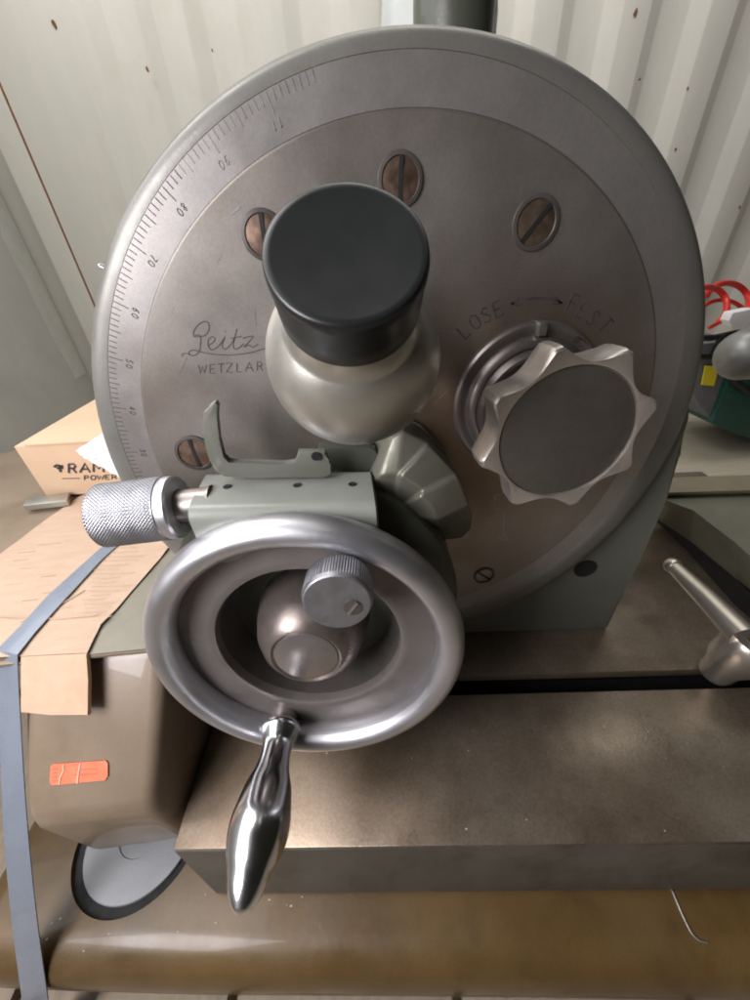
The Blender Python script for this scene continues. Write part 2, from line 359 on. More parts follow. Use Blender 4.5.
# slotted screws, each ringed by a dark band painted as counterbore shade
def screw(phi, r, slot_deg, R=.0092, m=M['brassscrew'], deep=True, lab=None):
    c = dpt(r, phi, -.0002); mx = frame(c, ND)
    s = build('screw', lathe([(R*1.06, .0000), (R*1.04, .0005), (R*1.0, .0006), (R*.98, .0001), (R*.95, -.0000), (R*.93, .0003), (R*.4, .0007), (0, .0008)], mx, 40), m, head, label=lab)
    d = V((math.cos(rad(slot_deg)), 0, math.sin(rad(slot_deg))))
    build('screw_slot', ribbon([c-d*R*.9+ND*.00075, c+d*R*.9+ND*.00075], R*.2, ND, .0002), M['black'], s, smooth=0)
    build('counterbore_shade', lathe([(R*.90, .0006), (R*.93, .0009), (R*1.09, .0007), (R*1.12, .0002)], mx, 48), M['recess'], s)
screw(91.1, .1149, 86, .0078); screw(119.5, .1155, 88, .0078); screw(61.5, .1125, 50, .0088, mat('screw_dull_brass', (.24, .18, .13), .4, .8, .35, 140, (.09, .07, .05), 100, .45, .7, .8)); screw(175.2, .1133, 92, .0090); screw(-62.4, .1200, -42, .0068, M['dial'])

# upright casting behind the dial, swivelled a little like the table
yaw = -5.3; tx = V((math.cos(rad(yaw)), math.sin(rad(yaw)), 0)); ty = V((-math.sin(rad(yaw)), math.cos(rad(yaw)), 0))
U0 = V((.2226, .2, -.3105))
def up_pt(s, z): p = U0+tx*s; return V((p.x, p.y, z))
pr = aY(703, 400, .2); s1 = (pr.x-U0.x)
poly = [up_pt(-.37, -.3100), up_pt(0, -.3100), up_pt(.040, -.20), up_pt(s1-.035, -.095), up_pt(-.01, .01), up_pt(-.2, .035), up_pt(-.33, -.02), up_pt(-.365, -.15)]
def ux(x, y): q = aY(x, y, .2); return up_pt(q.x-U0.x, q.z)
poly = [up_pt(-.33, -.3100), up_pt(-.002, -.3100), ux(640, 562), ux(667, 500), ux(684, 455), ux(690, 420), up_pt(-.02, -.08), up_pt(-.2, -.06), up_pt(-.30, -.12), up_pt(-.335, -.2)]
build('upright', prism(poly, ty*.11, bev=.004, seg=3), M['green'], head)
hc = aY(588, 572, .2)
hm = frame(V((hc.x, .2-.0*1, hc.z))+ty*(-(hc.x-U0.x)*math.tan(rad(-yaw))*1.0), -ty)
h2 = up_pt((hc.x-U0.x)/math.cos(rad(yaw)), hc.z)
build('hole_plug', lathe([(.0090, -.001), (.0090, .0008), (.0084, .0004), (0, .0002)], frame(h2, -ty), 40), M['black'], head)

# housing that rises behind the dial
TY = .262
ql = aY(418, 20, TY); qr = aY(500, 20, TY)
hcx = (ql.x+qr.x)/2; hr_ = (qr.x-ql.x)/2
hh = build('top_housing', lathe([(hr_, -.05), (hr_, .050), (hr_*.97, .056), (hr_*.7, .060), (0, .060)], frame(V((hcx, TY+hr_*.6, .055)), V((0, 0, 1))), 64), M['darkgreen'], head)
q1_ = aY(383, 20, .30); q2_ = aY(500, 20, .30); rr2 = (q2_.x-q1_.x)/2
M['pale'] = mat('pale_green_enamel', (.42, .44, .42), .42, .05, .05, 30, bump=.15, bscale=400, coat=.2)
build('housing_column', lathe([(rr2, -.06), (rr2, .035), (rr2*.96, .045), (rr2*.8, .055), (rr2*.5, .062), (0, .064)], frame(V(((q1_.x+q2_.x)/2, .30+rr2*.3, .06)), V((0, 0, 1))), 64), M['pale'], hh, smooth=60)

# ---------------------------------------------------------------- lobed clamp knob on its collar
kc = V((KC.x, DC.y, KC.z)); mk = frame(kc, ND)
col = build('clamp_collar', lathe([(.0385, 0), (.0385, .0022), (.0375, .0034), (.0345, .0036), (.0335, .0030), (.0325, .0030), (.0318, .0052), (.0300, .0068), (.0285, .0070), (.0275, .0062), (.0268, .0080), (.0255, .0100), (.0240, .0102), (.0232, .0070), (0, .0070)], mk, 120), M['satin'].copy() if False else M['hub'], head)
ip = aY(541, 327, DC.y-.004)
build('collar_stop', box((ip.x, DC.y-.0035, ip.z-.0005), (.0040, .0062, .0062), bev=.0006), M['satin'], col)
bm = bmesh.new()
for st in ([(427,157),(436,146),(446,140),(452,150)], [(440,158),(452,146),(462,150),(466,158)], [(448,142),(470,160)]):
    ribbon(smoothpts([aY(430+x/3, 290+y/3, DC.y-.0040) for x, y in st], 3), .0004, ND, .0001, bm)
build('scratched_initials', bm, M['ink'], col, smooth=0)
build('knob_stem', lathe([(.015, .006), (.015, .030), (.012, .032)], mk, 48), M['hub'], head)
# outline: eight horns with circular scallops between them
def star_r(a, r0):
    k = 2*PI/8; t = ((a-A0) % k)/k            # 0 at a tip
    t = min(1, max(0, (t-.055)/.89)); s = math.sin(PI*t)
    return r0*(1-.205*s**.9)
A0 = rad(20)
kf = V((.0919, .14, -.0732)); mkf = frame(kf, V((-.025, -.995, .06)))
tips = [(557,360),(625,367),(659,417),(635,477),(575,514),(520,511),(482,470),(495,402)]
inv = mkf.inverted(); n_ = mkf.col[2].xyz
tl = []
for p in tips:
    d = ray(*p); X = d*((kf @ n_)/(d @ n_)); q = inv @ X; tl.append((math.atan2(q.y, q.x), q.length))
RS = sum(t[1] for t in tl)/8; ph = sum(((t[0] % (PI/4))) for t in tl)/8
sx = sum(math.sin(8*t[0]) for t in tl); cx = sum(math.cos(8*t[0]) for t in tl); A0 = math.atan2(sx, cx)/8
print('star', RS, math.degrees(A0), [(round(math.degrees(t[0])), round(t[1], 4)) for t in tl])
def srf(a, r, h):
    f_ = min(1, max(0, (r-.030)/(RS-.030)))
    return r*(1-f_) + star_r(a, r)*f_ if r > .0301 else r
T = .018
knob = build('lobed_knob', lathe([(0, -T), (.015, -T), (.030, -T), (RS*.95, -T+.0005), (RS*.985, -T+.0025), (RS*1.0, -T+.006), (RS*1.0, -.0035), (RS*.993, -.0016), (RS*.98, -.0006), (RS*.955, 0), (.0303, 0), (.0296, -.0002), (.0292, -.0020), (0, -.0020)], mkf, 256, rf=srf), M['alu'], head, smooth=28)
build('knob_insert', lathe([(.0289, -.0019), (.0289, -.0012), (.0280, -.0008), (0, -.0006)], mkf, 96), M['knobdisc'], knob)

# ---------------------------------------------------------------- eyepiece: ball housing and black cap
ne = V((-.0124, -.7095, .7046)).normalized()
C = aY(351.8, 249.6, .091); rc = .0114*.091/.06
# ball centre: on the axis behind the cap, found where it sits in line with (352,357)
best = None
for i in range(40, 110):
    S = C-ne*(i/1000); p = S; w = p @ fw; y = 500-F*(p @ UP)/w
    if best is None or abs(y-357) < best[0]: best = (abs(y-357), i/1000)
LE = best[1]; S = C-ne*LE
S = S+V((-.0012, 0, 0)); rs = 86/F*(S @ fw)*.99
print('eyepiece', C, S, LE, rc, rs)
me_ = frame(S, ne)
prof = [(rs*math.sin(t), -rs*math.cos(t)) for t in [PI*k/60 for k in range(1, 47)]]
prof = [(0, -rs)]+prof
hb = prof[-1][1]
prof += [(rc*.97, hb+rs*.25), (rc*.93, hb+rs*.42), (rc*.92, LE-.004)]
prof = [p for i, p in enumerate(prof)]
eye = build('eyepiece', lathe(prof, me_, 120), M['satin'], head, smooth=60)
CL = .0155
build('eyepiece_cap', lathe([(rc*.80, LE-CL), (rc*.965, LE-CL), (rc*.985, LE-CL+.0006), (rc*.99, LE-CL*.6), (rc*.98, LE-CL*.3), (rc*1.0, LE-.0035), (rc*1.0, LE-.0016), (rc*.985, LE-.0005), (rc*.95, LE-.0001), (rc*.88, LE-.0002), (rc*.6, LE-.0010), (0, LE-.0013)], me_, 120), M['rubber'], eye, smooth=50)
build('eyepiece_stem', lathe([(.022, 0), (.022, .02), (.018, .028), (.016, .04)], frame(V((S.x, DC.y, S.z-.004)), V((0, -1, 0.05))), 48), M['darkgreen'], eye)

# ---------------------------------------------------------------- handwheel
sW = 1.2
WC = V((-.0281, .1, -.1446))*sW; nw = V((-.0851, -.9885, .1248)).normalized(); RW = .0678*sW
mw = frame(WC, nw)
tr = RW*.088
prof = []
rc_ = RW-tr
for k in range(0, 41):   # rounded rim, from its inner front round to the inner back
    a = rad(-205+k*(350/40)); prof.append((rc_+tr*math.cos(a)*1.0, tr*1.25*math.sin(a)))
wheel = build('hand_wheel', lathe(prof+[prof[0]], mw, 160), M['wheel'], head)
w = RW
web = [(w*.60, -.022), (w*.60, -.006), (w*.605, -.0045), (w*.62, -.0038), (w*.66, -.0040), (w*.80, -.0052), (w*.845, -.0050), (w*.862, -.0036), (w*.88, -.003), (w*.90, -.006), (w*.90, -.012), (w*.60, -.022)]
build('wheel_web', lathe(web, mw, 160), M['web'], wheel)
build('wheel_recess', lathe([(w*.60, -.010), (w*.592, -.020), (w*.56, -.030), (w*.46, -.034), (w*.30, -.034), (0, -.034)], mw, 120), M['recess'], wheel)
build('wheel_hub', lathe([(w*.40, -.034), (w*.395, -.026), (w*.375, -.016), (w*.34, -.006), (w*.285, .001), (w*.235, .0045), (w*.222, .0050), (w*.205, .0040), (w*.19, .0040), (0, .0042)], mw, 96), mat('hub_brown', (.22, .185, .17), .34, .7, .15, 30, (.10, .07, .055), 40, .5, .75, .6, bump=.1, bscale=900), wheel)
build('hub_face', lathe([(w*.205, .0036), (w*.200, .0045), (w*.195, .0047), (0, .0047)], mw, 64), M['hub'], wheel)
# index knob
def onplane(x, y, h=0):
    d = ray(x, y); return d*(((WC+nw*h) @ nw)/(d @ nw))
kf_ = onplane(337, 603, .022); rk = 36.5/F*(kf_ @ fw)
mi = frame(kf_, nw)
def kn(a, r, h): return r*(1+.012*(1 if int(a/(2*PI)*160) % 2 else -1)) if -.0125 < h < -.0022 else r
ik = build('index_knob', lathe([(rk*.55, -.022), (rk*.6, -.016), (rk*.92, -.0145), (rk*.98, -.0135), (rk, -.0120), (rk, -.0030), (rk*.985, -.0020), (rk*.95, -.0004), (rk*.91, 0), (0, 0)], mi, 320, rf=kn), M['knurl'], wheel, smooth=25)
sp = kf_+mi.col[0].xyz*rk*.42-mi.col[1].xyz*rk*.18
build('knob_screw', lathe([(rk*.27, 0), (rk*.27, .0003), (rk*.2, .0005), (0, .0006)], frame(sp, nw), 32), M['recess'], ik)
build('screw_slot', ribbon([sp+nw*.0006-(mi.col[0].xyz*.6+mi.col[1].xyz*.8)*rk*.24, sp+nw*.0006+(mi.col[0].xyz*.6+mi.col[1].xyz*.8)*rk*.24], rk*.08, nw, .0003), M['polish'], ik, smooth=0)
dd = (mi.col[0].xyz*.7+mi.col[1].xyz*.7)
# crank handle
hb_ = onplane(283, 722); hb_ = hb_-nw*.003
tipL = None
for i in range(40, 120):
    p = hb_+nw*(i/1000); y = 500-F*(p @ UP)/(p @ fw)
    if y >= 915: tipL = i/1000; break
print('handle', hb_, tipL, hb_+nw*tipL)
mh = frame(hb_, nw)
def rad_at(px_half, h): p = hb_+nw*h; return px_half/F*(p @ fw)
L_ = tipL
def t_at(y):
    lo, hi = 0, L_*1.05
    for _ in range(40):
        m_ = (lo+hi)/2; p = hb_+nw*m_
        if 500-F*(p @ UP)/(p @ fw) < y: lo = m_
        else: hi = m_
    return lo
rows_ = [(724, 15), (727, 19), (731, 20), (738, 17.5), (746, 14.8), (756, 14.6), (770, 17), (786, 22.5), (806, 27), (825, 30), (842, 29.5), (858, 26.5), (872, 22.5), (884, 20), (895, 17), (903, 13.8), (909, 10.2), (913, 6.5)]
prof = [(.006, -.004), (.006, t_at(724)-.0005)]
pp = smoothpts([V((rad_at(w_2, t_at(y_))*1.0, t_at(y_), 0)) for y_, w_2 in rows_]+[V((0, L_, 0))], 4)
build('crank_handle', lathe(prof+[(max(q.x, 0), q.y) for q in pp], mh, 64), M['polish'], wheel, smooth=60)
build('handle_boss', lathe([(.0078, -.006), (.0074, .003), (.0060, .0045), (.0, .0045)], mh, 32), M['hub'], wheel)

# worm housing drum behind the wheel
dcn = WC+nw*(-.03)
RD = (onplane(420, 520, -.03)-dcn).length; print('RD', RD/RW)
build('worm_housing', lathe([(RD*.97, -.072), (RD, -.068), (RD, -.036), (RD*.985, -.032), (RD*.95, -.030), (0, -.030)], mw, 96), M['darkgreen'], head)

# ---------------------------------------------------------------- micrometer block, knurled drum and shaft
mY = .150
a = aY(203, 497, mY); b = aY(368, 491, mY); ax = (b-a).normalized(); ax = V((ax.x, 0.0, ax.z)).normalized()
axis_c = aY(192, 510, mY+.004)
axx = V((.995, -.03, .0)).normalized()
# block: box with rounded long edges, from section in the YZ plane
def sec(x, zt, zb, yf, yb, r): 
    pts = []
    for cy, cz, a0 in ((yf+r, zt-r, 180), (yb-r, zt-r, 90), (yb-r, zb+r, 0), (yf+r, zb+r, -90)):
        for k in range(6):
            t = rad(a0-k*18); pts.append(V((x, cy+r*math.cos(t), cz+r*math.sin(t))))
    return pts
p1 = aY(203, 480, .160); p2 = aY(371, 477, .160)
q1 = aY(201, 545, .130); q2 = aY(371, 530, .130)
zt1, zt2 = p1.z, p2.z
xs = [(p1.x-.0012, .003), (p1.x, 0), (p2.x, 0), (p2.x+.001, .002)]
polys = []
for x, inset in xs:
    t = (x-p1.x)/(p2.x-p1.x); zt = zt1+(zt2-zt1)*t
    polys.append(sec(x, zt-inset, zt-.034+inset, .134+inset, .170-inset, .0065))
blk = build('micrometer_block', loft(polys), M['greenlight'], head, smooth=40)
for px, py in ((227, 486), (297, 485), (352, 481)):
    c = aY(px, py, .1535); t = (c.x-p1.x)/(p2.x-p1.x); c.z = zt1+(zt2-zt1)*t
    build('oil_hole', lathe([(.0019, -.0005), (.0020, .0002), (.0014, .0003), (.0012, .0001), (0, .00005)], frame(c, V((0, 0, 1)), V((0, 1, 0))), 20), M['black'], blk)
kr = .0150; yk = .150
L1 = aY(104, 513, yk); L2 = aY(181, 509, yk); ka = (V((L2.x, yk, (L1.z+L2.z)/2+.001)) - V((L1.x, yk, (L1.z+L2.z)/2))); klen = ka.length; ka.normalize()
k0 = V((L1.x, yk, (L1.z+L2.z)/2-.0005))
def knurl_r(i, j): return 0
bm = bmesh.new(); NS, NH = 300, 72
mk2 = frame(k0, ka); rows = []
for j in range(NH+1):
    h = klen*.86*j/NH; row = []
    for i in range(NS):
        u = i/NS*60; v = h/(2*PI*kr)*60
        g = abs(((u+v) % 1)-.5)+abs(((u-v) % 1)-.5)
        e = min(1, j/2, (NH-j)/2)
        rr_ = kr*(1-.032*(1-g)*e) if 0 < j < NH else kr*.965
        if j in (1, NH-1): rr_ = kr*.99
        a_ = 2*PI*i/NS; row.append(bm.verts.new(mk2 @ V((rr_*math.cos(a_), rr_*math.sin(a_), h))))
    rows.append(row)
for A, B in zip(rows, rows[1:]):
    for i in range(NS): bm.faces.new((A[i], A[(i+1) % NS], B[(i+1) % NS], B[i]))
bm.faces.new(rows[0][::-1])
drum = build('micrometer_drum', bm, M['knurl'], head, smooth=20)
build('drum_collar', lathe([(kr*.965, klen*.86), (kr*.975, klen*.87), (kr*.975, klen*.98), (kr*.92, klen*1.01), (kr*.55, klen*1.015)], mk2, 80), M['wheel'], drum)
build('micrometer_shaft', lathe([(.0078, klen), (.0078, klen+.0148), (.0084, klen+.0150), (.0084, klen+.0160)], mk2, 48), M['hub'], head)
c = k0+ka*(klen+.011)+V((0, -.0070, -.0036))
build('shaft_hole', lathe([(.0013, 0), (.0013, .0006), (0, .0006)], frame(c, V((0, -.9, -.4))), 16), M['black'], head)

# hook shaped lever above the block
Yh = .158
hp = [(211,404),(204,412),(202,424),(204,440),(208,456),(214,470),(224,477),(245,478),(325,478),(331,474),(331,464),(327,460),(325,452),(298,452),(296,464),(284,466),(228,464),(222,458),(219,440),(217,420),(218,406),(215,402)]
M['leverolive'] = mat('lever_enamel', (.16, .165, .14), .36, .1, .08, 40, bump=.15, bscale=400, coat=.2)
lev = build('stop_lever', prism([aY(x, y, Yh) for x, y in hp], V((0, .0042, 0)), bev=.0007), M['leverolive'], head, smooth=30)
c = aY(316, 456, Yh-.0006)
build('lever_notch', lathe([(.0022, 0), (.0022, .0006), (0, .0006)], frame(c, ND), 20), M['black'], lev)
build('lever_pivot', prism([aY(x, y, .172) for x, y in ((318,448),(372,448),(392,470),(392,500),(318,500))], V((0, .010, 0)), bev=.001), M['darkgreen'], head)

# fluted nickel nut beside the wheel: lobes that fan out from behind the housing
prs = [((364,500),.172,(370,505),.163), ((370,478),.166,(377,477),.1590), ((391,439),.164,(383,475),.1575), ((403,431),.164,(390,474),.1570), ((426,442),.1635,(398,474),.1560), ((429,446),.1610,(401,476),.1530),
       ((455,472),.1610,(423,490),.1530), ((458,477),.1585,(420,497),.1500), ((462,486),.1585,(431,505),.1505), ((469,505),.1585,(438,520),.1505), ((473,516),.166,(441,526),.160), ((471,530),.172,(438,530),.167), ((462,538),.176,(430,537),.171), ((440,541),.178,(415,540),.174), ((400,545),.178,(395,540),.174), ((365,530),.176,(374,525),.170)]
bm = bmesh.new()
NB = [bm.verts.new(aY(*a_, y_).xz.to_3d() if False else V((aY(*a_, y_).x, .182, aY(*a_, y_).z))) for a_, y_, b_, z_ in prs]
NO = [bm.verts.new(aY(*a_, y_)) for a_, y_, b_, z_ in prs]
NI = [bm.verts.new(aY(*b_, z_)) for a_, y_, b_, z_ in prs]
nc = bm.verts.new(aY(392, 512, .168)); n = len(prs)
for i in range(n):
    j = (i+1) % n
    bm.faces.new((NB[i], NB[j], NO[j], NO[i])); bm.faces.new((NO[i], NO[j], NI[j], NI[i])); bm.faces.new((NI[i], NI[j], nc))
bm.faces.new(NB)
bmesh.ops.triangulate(bm, faces=[f for f in bm.faces if len(f.verts) > 3 and len(f.verts) < 6])
bmesh.ops.bevel(bm, geom=[e_ for e_ in bm.edges if e_.is_manifold and e_.calc_face_angle(0) > .35], offset=.0013, segments=4, profile=.5, affect='EDGES', clamp_overlap=True)
build('fluted_nut', bm, M['bronze'], head, smooth=48)

# ================================================================== MACHINE TABLE with T slot
zt = -.3105
TA = V((-.1385, .0823, zt))
def tp(s, t, z=zt): p = TA+tx*s+ty*t; return V((p.x, p.y, z))
table = thing('machine_table', tp(.25, .2, -.37), 'brown stained steel machine table with a long dark slot across its top', 'machine table')
s_back = .0885 ; s_slot = .075
yf_ = (aZ(460, 692, zt)-TA) @ ty; yb_ = (aZ(460, 673, zt)-TA) @ ty
yf2 = (aZ(750, 690, zt)-TA) @ ty; yb2 = (aZ(750, 671, zt)-TA) @ ty
print('slot', yf_, yb_, yf2, yb2)
yf_ = (yf_+yf2)/2; yb_ = (yb_+yb2)/2
# front bar: top with flared front face
def bar(s0, s1, t0, t1, z1, z0, flare=0., bev=.0012):
    top = [tp(s0, t0, z1), tp(s1, t0, z1), tp(s1, t1, z1), tp(s0, t1, z1)]
    bot = [tp(s0+.0, t0-flare, z0), tp(s1, t0-flare, z0), tp(s1, t1, z0), tp(s0+.0, t1, z0)]
    return loft([bot, top], bev=bev, seg=2)
g = aZ(400, 893, -.368); fl_s = ((g-TA) @ ty)
print('flare', fl_s)
def barmesh(sec_, s0, s1, bev=.0010):
    return loft([[tp(s0+(.016 if z < zt-.03 and t < 0 else 0), t, z) for t, z in sec_], [tp(s1, t, z) for t, z in sec_]], bev=bev, seg=2)
zf1 = zt-.009
fb_ = build('front_bar', barmesh([(0, zt), (yf_, zt), (yf_, zf1), (yf_-.016, zf1), (yf_-.016, -.364), (.006, -.364), (.003, zt-.006)], 0, .62), M['table'], table)
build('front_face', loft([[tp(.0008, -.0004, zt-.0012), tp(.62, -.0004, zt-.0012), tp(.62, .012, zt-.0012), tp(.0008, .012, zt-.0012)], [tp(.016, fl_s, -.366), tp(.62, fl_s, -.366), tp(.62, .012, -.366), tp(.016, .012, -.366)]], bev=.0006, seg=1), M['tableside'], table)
build('rear_bar', barmesh([(yb_, zt), (.42, zt), (.42, -.366), (yb_+.020, -.366), (yb_+.020, zf1), (yb_, zf1)], -.02, .62), M['table'], table)
build('slot_floor', bar(-.01, .60, yf_-.012, yb_+.016, -.350, -.362, 0, .0), M['black'], table)  # floor coloured black for the shade inside the slot

# clamp lever sitting at the slot
lv = thing('clamp_lever', aZ(738, 690, zt), 'short ball-ended steel clamping lever leaning over the table slot', 'lever')
h0 = aZ(742, 645, -.262); l0 = h0+V((-.004, .0, .012)); l1 = aY(672, 566, l0.y+.075)
l1 = aZ(673, 566, -.262)
build('lever_arm', tube([h0.lerp(l1, .02)+V((0, 0, .006)), h0.lerp(l1, .5)+V((0, 0, .004)), l1], .006, rr=[.0100, .0082, .0062], seg=24), M['steelrod'], lv, smooth=60)
build('lever_ball', lathe([(0.0001, -.0075)]+[(.0075*math.sin(PI*k/16), -.0075*math.cos(PI*k/16)) for k in range(1, 16)]+[(0, .0075)], frame(l1, V((0, 0, 1)), V((1, 0, 0))), 32), M['steelrod'], lv, smooth=60)
hubc = aZ(748, 643, -.262)
hmx = frame(hubc+V((.004, 0, -.004)), V((.10, -.10, 1)))
lh = build('lever_hub', lathe([(.0105, -.044), (.0118, -.040), (.0125, -.030), (.0165, -.020), (.0178, -.006), (.0172, .004), (.0150, .0075), (.0100, .0085), (0, .0085)], hmx, 48), M['steelrod'], lv)
build('hub_bore', lathe([(.0092, .0084), (.0092, .0092), (.0080, .0094), (.0076, .0086), (0, .0086)], hmx, 40), M['recess'], lh)

# ================================================================== TAILSTOCK at the right
ts = thing('tailstock', aZ(740, 520, zt), 'dark olive painted tailstock casting at the right end of the table', 'tailstock')
zt2_ = -.235
tp_ = [aZ(x, y, zt2_) for x, y in ((655,497),(694,510),(737,544),(800,600),(900,600),(900,480),(660,484))]
bt_ = [aZ(x, y, -.285) for x, y in ((645,511),(690,541),(735,578),(800,630),(900,620),(900,500),(680,500))]
build('tailstock_body', loft([bt_, tp_], bev=.0012), M['tail'], ts)
lg = [aZ(x, y, -.228) for x, y in ((650,493),(900,486),(900,469),(655,478))]
build('tailstock_ledge', prism(lg, V((0, 0, -.004)), bev=.001), M['tailtop'], ts)
build('tailstock_shade', prism([V((p.x, p.y, zt+.0006)) for p in [aZ(x, y, zt) for x, y in ((646,512),(688,552),(735,606),(800,660),(960,660),(960,500),(660,500))]], V((0, 0, .022))), M['black'], ts)  # black block stands in for the deep shade under the overhanging body

# ================================================================== MACHINE BASE
zb = -.370
base = thing('machine_bed', (0, .1, -.55), 'glossy brown enamelled machine bed casting under the table', 'machine bed')
zB = zb-.055
fr = [aZ(x, y, zB) for x, y in ((0, 992), (200, 995), (375, 996), (560, 998), (750, 1001))]
lc1 = aZ(30, 832, zb); lc2 = aZ(-6, 886, zb); dl = (lc2-lc1).normalized(); lcc = lc2+dl*((lc2.y-fr[0].y-.004)/-dl.y)
ol = [V((lcc.x-.012, fr[0].y+.004, zb))]+[V((p.x, p.y, zb)) for p in fr[1:]]+[V((.6, fr[-1].y-.03, zb)), V((.62, .5, zb)), V((-.30, .5, zb))]
lc1 = aZ(30, 832, zb); lc2 = aZ(-6, 886, zb)
ol += [V((lc1.x-.012, lc1.y+.02, zb)), V((lc2.x-.012, lc2.y, zb))]
hcn = V((-.193, .1125, zb)); hr = .0475
# top sheet with a hole, rounded shoulder and skirt made by offset rings
ctr = sum(ol, V())/len(ol)
def dens(P, m=6):
    out = []
    for i in range(len(P)):
        for k in range(m): out.append(P[i].lerp(P[(i+1) % len(P)], k/m))
    return out
D_ = dens(ol, 10)
for _ in range(3): D_ = [(D_[i-1]+D_[i]*2+D_[(i+1) % len(D_)])/4 for i in range(len(D_))]
def off(P, d, z):
    out = []
    for i in range(len(P)):
        t = (P[(i+1) % len(P)]-P[i-1]).normalized(); nrm = V((t.y, -t.x, 0)); q = P[i]+nrm*d; q.z = z; out.append(q)
    return out
bm = bmesh.new()
rows = []
for k in range(0, 9):
    a_ = rad(k*90/8); rows.append([bm.verts.new(p) for p in off(D_, .024*math.sin(a_)-.024, zb-.024*(1-math.cos(a_)))])
rows.append([bm.verts.new(p) for p in off(D_, .0, zB)])
rows.append([bm.verts.new(p) for p in off(D_, -.003, zB-.002)])
rows.append([bm.verts.new(p) for p in off(D_, -.012, zB-.003)])
rows.append([bm.verts.new(p) for p in off(D_, -.014, zB-.10)])
for A, B in zip(rows, rows[1:]):
    n = len(A)
    for i in range(n): bm.faces.new((A[i], B[i], B[(i+1) % n], A[(i+1) % n]))
hv = [bm.verts.new(V((hcn.x+hr*math.cos(2*PI*i/64), hcn.y+hr*math.sin(2*PI*i/64), zb))) for i in range(64)]
e1 = [bm.edges.new((rows[0][i], rows[0][(i+1) % len(rows[0])])) if not bm.edges.get((rows[0][i], rows[0][(i+1) % len(rows[0])])) else bm.edges.get((rows[0][i], rows[0][(i+1) % len(rows[0])])) for i in range(len(rows[0]))]
e2 = [bm.edges.new((hv[i], hv[(i+1) % 64])) for i in range(64)]
bmesh.ops.triangle_fill(bm, use_beauty=True, use_dissolve=False, edges=e1+e2)
h3 = [bm.verts.new(V((hcn.x+hr*.975*math.cos(2*PI*i/64), hcn.y+hr*.975*math.sin(2*PI*i/64), zb-.006))) for i in range(64)]
for i in range(64): bm.faces.new((hv[i], hv[(i+1) % 64], h3[(i+1) % 64], h3[i]))
build('bed_casting', bm, M['base'], base, smooth=40)
mz = frame(hcn, V((0, 0, 1)), V((0, 1, 0)))
build('hole_ring', lathe([(hr*1.0, -.012), (hr*.995, -.0035), (hr*.86, -.0045), (hr*.86, -.012)], mz, 80), M['black'], base)
cov = build('round_cover', lathe([(hr*.86, -.010), (hr*.86, -.0022), (hr*.85, -.0016), (hr*.35, -.0016), (hr*.34, -.0026), (0, -.0026)], mz, 80), mat('cover_grey', (.27, .275, .29), .5, .2, .08, 30, bump=.2, bscale=600), base)
# pale bead standing in for the highlight on a recess edge, right
pts = smoothpts([aZ(x, y, zb+.0006) for x, y in ((671,888),(680,910),(688,927),(693,935),(700,941),(708,943))], 3)
build('edge_highlight', tube(pts, .0006, seg=8), M['satin'], base)

bm = bmesh.new()
for k in range(26):
    px_, py_ = random.uniform(185, 740), random.choice((random.uniform(894, 905), random.uniform(900, 960)))
    if random.random() < .3: px_, py_ = random.uniform(40, 200), random.uniform(912, 955)
    c = aZ(px_, py_, zb+.0001); 
    if c.y < .052: continue
    q = random.uniform(.0004, .0011); a0_ = random.uniform(0, 6)
    prism([V((c.x+q*random.uniform(.5, 1.2)*math.cos(a0_+i*1.2566), c.y+q*random.uniform(.4, .8)*math.sin(a0_+i*1.2566), zb-.0001)) for i in range(5)], V((0, 0, .0004)), bm)
fk = build('paint_flecks', bm, mat('pale_fleck', (.5, .47, .38), .7, 0, .2, 200), base, smooth=0); fk['kind'] = 'stuff'
bm = bmesh.new()
for k in range(22):
    c = aZ(random.uniform(300, 745), random.uniform(700, 835), zt+.0001); q = random.uniform(.0003, .0009)
    prism([V((c.x+q*random.uniform(.5, 1.2)*math.cos(i*1.2566), c.y+q*random.uniform(.4, .9)*math.sin(i*1.2566), zt-.0001)) for i in range(5)], V((0, 0, .0003)), bm)
fk = build('dust_specks', bm, mat('pale_speck', (.45, .40, .32), .8, 0, .2, 200), table, smooth=0); fk['kind'] = 'stuff'
# pale board the bed stands on
pb = [aZ(x, y, -.455) for x, y in ((-80, 1060), (900, 1060))]
bd_ = bmesh.new()
for k in range(7):
    x0 = -.62+k*.165
    box((x0+.08, .28, -.467), (.158, .9, .024), bd_, bev=.002)
build('wooden_pallet', bd_, mat('pallet_wood', (.30, .24, .18), .8, 0, .15, 14, bump=.3, bscale=90, streak=(12, 1, 1)), None, 'pale wooden pallet boards under the brown machine bed', 'pallet', origin=(0, .2, -.48))

# ================================================================== HOUSING left (box casting with sloped front)
hs = thing('side_housing', (-.2, .2, -.33), 'brown sloping-fronted housing strapped beside the table, orange sticker on its front', 'machine housing')
Yl = .093
lowL = aY(25, 828, Yl); lowR = aY(122, 838, Yl); zlow = (lowL.z+lowR.z)/2
botL = aY(73, 866, Yl); botR = aY(122, 864, Yl); zbo = -.352
zT = -.2
print('housing', lowL, lowR, botL, botR)
xl = -.2175; xr = -.1400; xrt = -.128
topP = [V((xl, .155, zT)), V((xrt, .155, zT)), V((xrt+.004, .30, zT)), V((xl, .30, zT))]
midP = [V((xl, Yl, -.275)), V((xr, Yl, -.275)), V((xr+.016, .30, -.275)), V((xl, .30, -.275))]
botP = [V((xl+.004, Yl+.004, zbo)), V((xr, Yl+.003, zbo+.008)), V((xr+.016, .30, zbo)), V((xl+.004, .30, zbo))]
hb1 = build('housing_body', loft([botP, midP, topP], bev=.0085, seg=4), M['castbrown'], hs, smooth=50)
